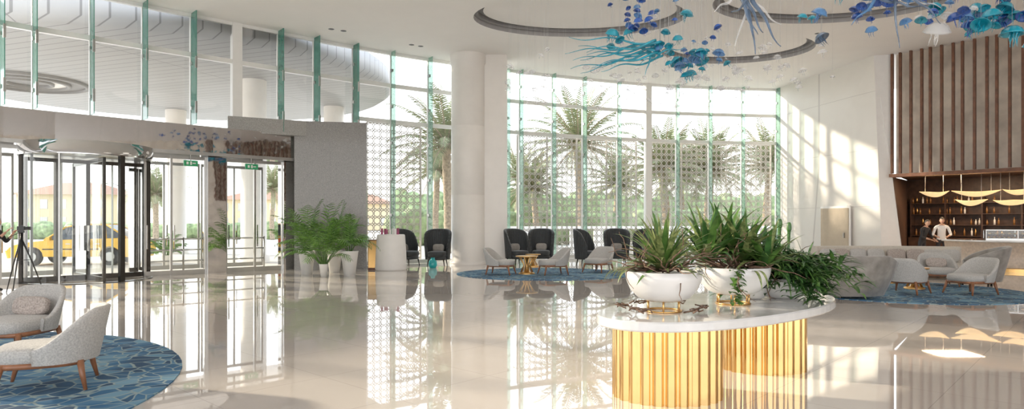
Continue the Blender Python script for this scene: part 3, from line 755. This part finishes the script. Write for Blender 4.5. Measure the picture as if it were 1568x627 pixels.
t.build('potted_agave',pm)
# bromeliad bowl
t=MB(); c1=(2.20,6.5,.784); bowl(t,c1,.36,.27,0); z=c1[2]+.37
for rx_,ry_,hh,n_,ll in [(-.26,-.02,.05,44,.64),(.12,.05,.06,42,.60),(-.02,.15,.10,38,.58),(.3,-.06,0,28,.46)]:
    for i in range(n_):
        a=i*2.399+rx_*9; f=i/n_; el=math.radians(80-66*f); d_=(math.cos(a)*math.cos(el),math.sin(a)*math.cos(el),math.sin(el))
        t.leaf((c1[0]+rx_+.03*math.cos(a),c1[1]+ry_+.03*math.sin(a),z+hh),d_,ll*U(.8,1.1),U(.05,.078),U(.5,1.3),random.choice([5,5,4,6]),7,.3)
twigs(t,c1,.42,z,34)
for i in range(12):
    a=U(0,2*pi); p=(c1[0]+.33*math.cos(a),c1[1]+.33*math.sin(a),z-.02)
    t.leaf(p,(math.cos(a),math.sin(a),.1),U(.22,.36),.03,3.0,random.choice([4,5,6]),8)
for k in range(60):
    p=Vector((c1[0]-.10+U(-.05,.05),c1[1]-.38+U(-.03,.03),z-(k%30)*.011)); t.leaf(p,(U(-1,1),-1,U(-.3,.3)),.08,.045,.8,5,3)
t.build('potted_bromeliad',pm)
# dense dracaena planter
t=MB(); c2=(2.90,7.02,.784); bowl(t,c2,.30,.22,0,False); z=c2[2]+.24
for i in range(130):
    a=U(0,2*pi); r=U(0,.22); p=Vector((c2[0]+r*math.cos(a),c2[1]+r*math.sin(a),z)); ln=U(.3,.70)
    d=Vector((math.cos(a)*U(.2,1.2),math.sin(a)*U(.2,1.2),U(.3,1.6))).normalized(); path=[p.copy()]
    for k in range(8):
        d=(d+Vector((0,0,-.26))).normalized(); p=p+d*ln/8
        if p.z<.83: p.z=.83
        path.append(p.copy())
        for j in range(3):
            aa=U(0,2*pi); t.leaf(p,(math.cos(aa)+d.x,math.sin(aa)+d.y,U(.0,.8)),U(.12,.22),U(.028,.045),1.0,random.choice([5,6,6]),4,.3)
    t.tube(path,.006,5,5)
for x,y,h in [(-.02,.05,.75),(.05,-.02,.7),(-.06,.1,.66)]:
    t.tube([(c2[0]+x,c2[1]+y,z),(c2[0]+x+.02,c2[1]+y,z+h*.7)],[.012,.018],6,7)
    t.sell((c2[0]+x+.02,c2[1]+y,z+h*.74),(.05,.05,.11),.8,.9,6,10,8)
twigs(t,c2,.34,z,18)
t.build('potted_dracaena',pm)
# fern between
t=MB(); c3=(2.56,6.92,.784)
bowl(t,c3,.16,.16,0,False); z=c3[2]+.2
for i in range(44):
    a=i*2.399; el=math.radians(U(25,80)); t.frond((c3[0],c3[1],z),(math.cos(a)*math.cos(el),math.sin(a)*math.cos(el),math.sin(el)),U(.4,.68),U(.8,1.4),.10,6,16,6,.026,.005,.2)
for i in range(34):
    a=i*2.399; el=math.radians(85-50*i/34); t.leaf((c3[0]-.05,c3[1],z+.1),(math.cos(a)*math.cos(el),math.sin(a)*math.cos(el),math.sin(el)),U(.45,.62),.055,.9,random.choice([5,6,4]),7)
t.build('potted_fern',pm)

# ------------------------------------------------------------ glass sculpture
random.seed(5)
J=MB()
def bell(c,r,m,tn=5):
    x,y,z=c; tl=Matrix.Rotation(U(-.5,.5),4,'X')@Matrix.Rotation(U(-.5,.5),4,'Y'); J.T=Matrix.Translation(c)@tl
    J.lathe([(0,.72*r),(.45*r,.64*r),(.82*r,.36*r),(r,0),(1.12*r,-.16*r),(.93*r,-.08*r),(.72*r,.2*r),(0,.5*r)],(0,0,0),m,16)
    for k in range(tn):
        a=U(0,2*pi); q=U(.1,.6)*r; pth=[(q*math.cos(a)+.12*r*math.sin(j*1.7+k),q*math.sin(a)+.12*r*math.cos(j*1.3+k),.2*r-j*.38*r) for j in range(5)]
        J.tube(pth,[.09*r,.08*r,.06*r,.04*r,.015*r],m,5)
    J.T=Matrix.Identity(4); J.tube([(x,y,z+.7*r),(x,y,CH)],.0018,5,3,cap=False)
def clus(c,sp,n,r0,r1,ms,tn=4):
    for i in range(n): bell((c[0]+random.gauss(0,sp[0]),c[1]+random.gauss(0,sp[1]),min(c[2]+random.gauss(0,sp[2]),CH-.4)),U(r0,r1),random.choice(ms),tn)
clus((2.5,13,5.78),(.28,.5,.17),30,.05,.10,[1,1,2],3)
clus((2.15,13,5.35),(.12,.3,.1),3,.09,.12,[0],3)
clus((3.0,13.2,5.15),(.28,.4,.10),8,.06,.10,[0,0,2],3)
clus((3.65,13.4,4.88),(.36,.4,.13),24,.06,.14,[0,0,0,2],4)
clus((3.9,13.6,5.4),(.5,.4,.2),7,.05,.09,[1,2,3],3)
for i in range(120): bell((U(-.1,8.2),U(16,21),U(5.15,6.1)),U(.05,.13),3,2)
for i in range(30): bell((U(1.5,5.5),U(13,17),U(5.0,6.2)),U(.03,.07),3,1)
clus((5.2,9.4,4.76),(.20,.3,.09),16,.05,.09,[1,1,2],3)
clus((6.1,9.5,4.70),(.32,.3,.10),18,.05,.11,[2,1,0,3],3)
clus((7.2,9.6,4.70),(.36,.3,.13),28,.06,.14,[0,0,2,1],3)
clus((5.6,8.6,4.64),(1.2,.5,.05),16,.06,.10,[1,2,0,3],3)
for c,r,m in [((4.5,9.5,4.28),.10,4),((6.25,9.6,4.42),.17,3),((7.2,9.4,4.32),.15,0),((7.5,9.4,4.15),.12,0),((6.75,9.4,4.45),.12,0),((5.6,9.3,4.45),.08,2),((4.05,8.6,4.35),.10,2),((2.0,13,5.35),.14,0)]: bell(c,r,m,6)
def tendril(p,d,L,r,m,curl=.5,n=22):
    p=Vector(p); d=Vector(d).normalized(); path=[p.copy()]; ph=U(0,6); fq=U(.35,.6)
    for k in range(n):
        d=(d+Vector((U(-.04,.04),U(-.06,.06),curl*.32*math.sin(ph+k*fq)))).normalized(); p=p+d*L/n; path.append(p.copy())
    J.tube(path,[r*(1-.85*k/n) for k in range(n+1)],m,8)
for i in range(12):
    tendril((2.95+U(-.15,.1),13+U(-.2,.2),5.06+U(-.12,.12)),(-1,U(-.25,.25),-.028*i+.07),U(1.3,1.95),.028,0,.35)
for i in range(4): tendril((2.9+U(-.2,.3),13,4.95),(U(-.6,.6),U(-.4,.4),U(-.3,.5)),.6,.022,0)
for i in range(9): tendril((2.9+U(-.15,.15),8+U(-.15,.15),4.42+U(-.05,.1)),(U(-.5,1.0),U(-.3,.3),U(-.8,-.1)),U(.6,.9),.032,4 if i%3 else 3,.5)
for i in range(8): tendril((5.0+U(-.3,.3),8.7+U(-.2,.2),4.68+U(-.1,.1)),(U(-1,1),U(-.3,.3),U(-.4,.2)),U(.5,.9),.026,random.choice([4,2,3]),.5)
for x,y,z in [(2.95,13,5.02),(2.95,8,4.42),(5,8.7,4.6)]: J.tube([(x,y,z),(x,y,CH)],.006,5,4)
J.build('glass_jellyfish_chandelier',[m_cy,m_bl,m_lb,m_cl,m_sm,m_wire])

# ------------------------------------------------------------ people
def skinmesh(verts,edges,rad,sub=2):
    me=bpy.data.meshes.new('tmp'); me.from_pydata(verts,edges,[]); o=bpy.data.objects.new('tmp',me); S.collection.objects.link(o)
    md=o.modifiers.new('Skin','SKIN'); md.use_smooth_shade=True
    sv=me.skin_vertices[0].data
    for i,r in enumerate(rad): sv[i].radius=(r,r) if not isinstance(r,tuple) else r
    sv[0].use_root=True
    ss=o.modifiers.new('Sub','SUBSURF'); ss.levels=sub; ss.render_levels=sub
    dg=bpy.context.evaluated_depsgraph_get(); m2=bpy.data.meshes.new_from_object(o.evaluated_get(dg)); bpy.data.objects.remove(o); return m2
def person(name,loc,rz,shirt,handsL,handsR,elL,elR,lean=0,scale=1,hair=m_hair):
    root=bpy.data.objects.new(name,None); S.collection.objects.link(root); root.location=loc; root.rotation_euler=(0,0,rz); root.scale=(scale,)*3
    ly=lambda z: -lean*max(0,z-.95)
    V=[(0,0,.96),(0,ly(1.12),1.12),(0,ly(1.32),1.30),(0,ly(1.45),1.43),(0,ly(1.55)-.01,1.54),
       (.10,0,.90),(.11,-.02,.50),(.115,.02,.09),(.12,-.14,.045),(-.10,0,.90),(-.11,-.02,.50),(-.115,.02,.09),(-.12,-.14,.045),
       (.19,ly(1.42),1.41),elL,handsL,(-.19,ly(1.42),1.41),elR,handsR]
    E=[(0,1),(1,2),(2,3),(3,4),(0,5),(5,6),(6,7),(7,8),(0,9),(9,10),(10,11),(11,12),(3,13),(13,14),(14,15),(3,16),(16,17),(17,18)]
    Rr=[(.15,.11),(.13,.10),(.155,.11),(.10,.085),.052,.088,.058,.04,.035,.088,.058,.04,.035,.062,.045,.028,.062,.045,.028]
    me=skinmesh(V,E,Rr)
    for m in (shirt,m_trous,m_skin,m_black): me.materials.append(m)
    hl,hr,nk=Vector(handsL),Vector(handsR),Vector(V[4])
    for p in me.polygons:
        c=p.center; i=0
        if c.z<.08: i=3
        elif c.z<.95 and abs(c.x)<.2 and (c-hl).length>.15 and (c-hr).length>.15: i=1
        if (c-hl).length<.16 or (c-hr).length<.16: i=2
        if c.z>1.475 and abs(c.x)<.09: i=2
        p.material_index=i
    me.polygons.foreach_set('use_smooth',[True]*len(me.polygons))
    o=bpy.data.objects.new('body',me); S.collection.objects.link(o); o.parent=root
    for w_,e_,sg in ((hl,Vector(elL),1),(hr,Vector(elR),-1)):
        d=(w_-e_).normalized(); sd_=d.cross(Vector((0,0,1))); sd_=sd_.normalized() if sd_.length>.05 else Vector((1,0,0)); dn=sd_.cross(d)
        if dn.z>0: dn=-dn
        vs=[w_,w_+d*.05]; es=[(0,1)]; rr=[.024,(.030,.018)]
        for k,(of,l) in enumerate([(-.030,.075),(-.010,.085),(.010,.08),(.030,.062)]):
            b_=len(vs); r0=w_+d*.085+sd_*of; vs+= [r0,r0+d*l*.5+dn*.008,r0+d*l*.85+dn*.03]; es+=[(1,b_),(b_,b_+1),(b_+1,b_+2)]; rr+=[.0095,.0085,.007]
        b_=len(vs); vs+=[w_+d*.04+sd_*.035*sg,w_+d*.08+sd_*.055*sg+dn*.015]; es+=[(1,b_),(b_,b_+1)]; rr+=[.011,.008]
        mh=skinmesh([tuple(v) for v in vs],es,rr,1); mh.materials.append(m_skin); mh.polygons.foreach_set('use_smooth',[True]*len(mh.polygons))
        o=bpy.data.objects.new('hand',mh); S.collection.objects.link(o); o.parent=root
    h=MB(); hc_=Vector((0,ly(1.6)-.03,1.645))
    def hf(u,v):
        a=2*pi*u; ph=-pi/2+pi*v; x=math.cos(ph)*math.cos(a); y=math.cos(ph)*math.sin(a); z=math.sin(ph)
        w_=.076*(1-.22*max(0,-z)**1.2); dp=.096*(1-.12*max(0,-z))
        fy=y*dp-(.012*max(0,-z) if y<0 else 0)
        nose=.024*math.exp(-(x/.22)**2)*math.exp(-((z+.12)/.16)**2) if y<0 else 0
        brow=.005*math.exp(-((z-.14)/.08)**2) if y<0 else 0
        eye=-.006*math.exp(-((abs(x)-.42)/.16)**2)*math.exp(-((z-.02)/.09)**2) if y<0 else 0
        return hc_+Vector((x*w_,fy-nose-brow-eye,z*.118))
    h.grid(hf,32,24,0,cu=True)
    def hr_(u,v):
        a=2*pi*u; ph=-.15+(pi/2+.15)*v; x=math.cos(ph)*math.cos(a); y=math.cos(ph)*math.sin(a); z=math.sin(ph)
        if y<0: z=max(z,.48)
        return hc_+Vector((x*.084,y*.106+.004,z*.130+.002))
    h.grid(hr_,28,10,1,cu=True)
    for sg in(-1,1):
        h.sell(hc_+Vector((sg*.030,-.086,.004)),(.024,.014,.012),1,1,2,10,6); h.sell(hc_+Vector((sg*.030,-.0925,.004)),(.009,.005,.009),1,1,1,8,5)
        h.sell(hc_+Vector((sg*.078,.008,-.008)),(.016,.034,.056),1,1,0,10,8)
        h.sell(hc_+Vector((sg*.030,-.094,.024)),(.032,.008,.006),1,1,1,8,5)
    h.sell(hc_+Vector((0,-.094,-.062)),(.042,.014,.012),1,1,3,12,6)
    o=h.build('head',[m_skin,hair,m_white,m_purple]); o.parent=root
    return root
person('barista',(15.75,23.95,0),math.radians(-25),m_shirtw,(.14,-.42,1.08),(-.20,-.40,1.07),(.27,-.14,1.13),(-.29,-.12,1.12),.12,1.0)
person('barista.001',(15.15,24.15,0),math.radians(20),m_shirtb,(.16,-.45,.98),(-.12,-.46,1.0),(.28,-.2,1.08),(-.27,-.2,1.1),.32,.95)
person('photographer',(-11.72,14.75,0),math.radians(100),m_shirtb,(.12,-.36,1.38),(-.12,-.34,1.42),(.26,-.14,1.16),(-.26,-.14,1.16),.05,.97)
tp=MB()
for k in range(3):
    a=k*2*pi/3+.5; tp.tube([(0,0,1.35),(.22*math.cos(a),.22*math.sin(a),.75),(.46*math.cos(a),.46*math.sin(a),0)],[.022,.018,.012],0,8)
    tp.tube([(0,0,.8),(.2*math.cos(a),.2*math.sin(a),.8)],.008,0,6)
tp.tube([(0,0,.7),(0,0,1.48)],.018,0,8); tp.box((0,0,1.50),(.12,.09,.05),0); tp.box((0,0,1.58),(.15,.08,.10),0); tp.tube([(.05,0,1.58),(.2,0,1.58)],[.035,.045],0,14)
tp.box((0,0,1.645),(.05,.05,.03),0); tp.tube([(-.02,.02,1.48),(-.3,.05,1.35)],.008,0,6)
tp.build('camera_tripod',[m_black],(-11.05,14.7,0),.3,.92)

# ------------------------------------------------------------ light, world, camera
def area(name,loc,rot,sx,sy,p,col,shape='RECTANGLE'):
    l=bpy.data.lights.new(name,'AREA'); l.shape=shape; l.size=sx; l.size_y=sy; l.energy=p; l.color=col
    o=bpy.data.objects.new(name,l); S.collection.objects.link(o); o.location=loc; o.rotation_euler=rot; return o
for i,(cx,cy,a,b_) in enumerate(coves): area('cove_fill_light' if i==0 else 'cove_fill_light.%03d'%i,(cx,cy,CH+.19),(0,0,0),(a-.36)*2,(b_-.36)*2,36,(1,.93,.84),'ELLIPSE')  # fill lamps added inside the ceiling recesses to brighten the interior
for i,(x,y) in enumerate([(16.6,24.6),(18.8,22.0)]):
    area('bar_light' if i==0 else 'bar_light.001',(x,y,3.37),(0,0,0),1.6,1.2,90,(1,.68,.4))
sun=bpy.data.lights.new('sun','SUN'); sun.energy=5.5; sun.angle=.035; sun.color=(1,.86,.68)
o=bpy.data.objects.new('sun',sun); S.collection.objects.link(o); o.rotation_euler=Vector((1,-.36,-.33)).to_track_quat('-Z','Y').to_euler()
W_=bpy.data.worlds.new('sky'); S.world=W_; W_.use_nodes=True; N=W_.node_tree.nodes; L=W_.node_tree.links
tc=N.new('ShaderNodeTexCoord'); sp=N.new('ShaderNodeSeparateXYZ'); rp=N.new('ShaderNodeValToRGB'); bg=N['Background']
L.new(tc.outputs['Generated'],sp.inputs[0]); L.new(sp.outputs['Z'],rp.inputs[0]); L.new(rp.outputs[0],bg.inputs['Color'])
e=rp.color_ramp.elements; e[0].position=0; e[0].color=(1,.96,.90,1); e[1].position=.6; e[1].color=(.74,.83,1,1); q=e.new(.15); q.color=(.95,.96,.99,1)
bg.inputs['Strength'].default_value=2.2
cam=bpy.data.cameras.new('camera'); cam.sensor_width=36; cam.lens=1000/1568*36; cam.shift_y=26.5/1568; cam.clip_end=500
o=bpy.data.objects.new('camera',cam); S.collection.objects.link(o); o.location=(0,0,1.6); o.rotation_euler=(pi/2,0,0); S.camera=o
S.view_settings.view_transform='Standard'; S.view_settings.look='None'; S.view_settings.exposure=0.6; S.view_settings.gamma=1.05
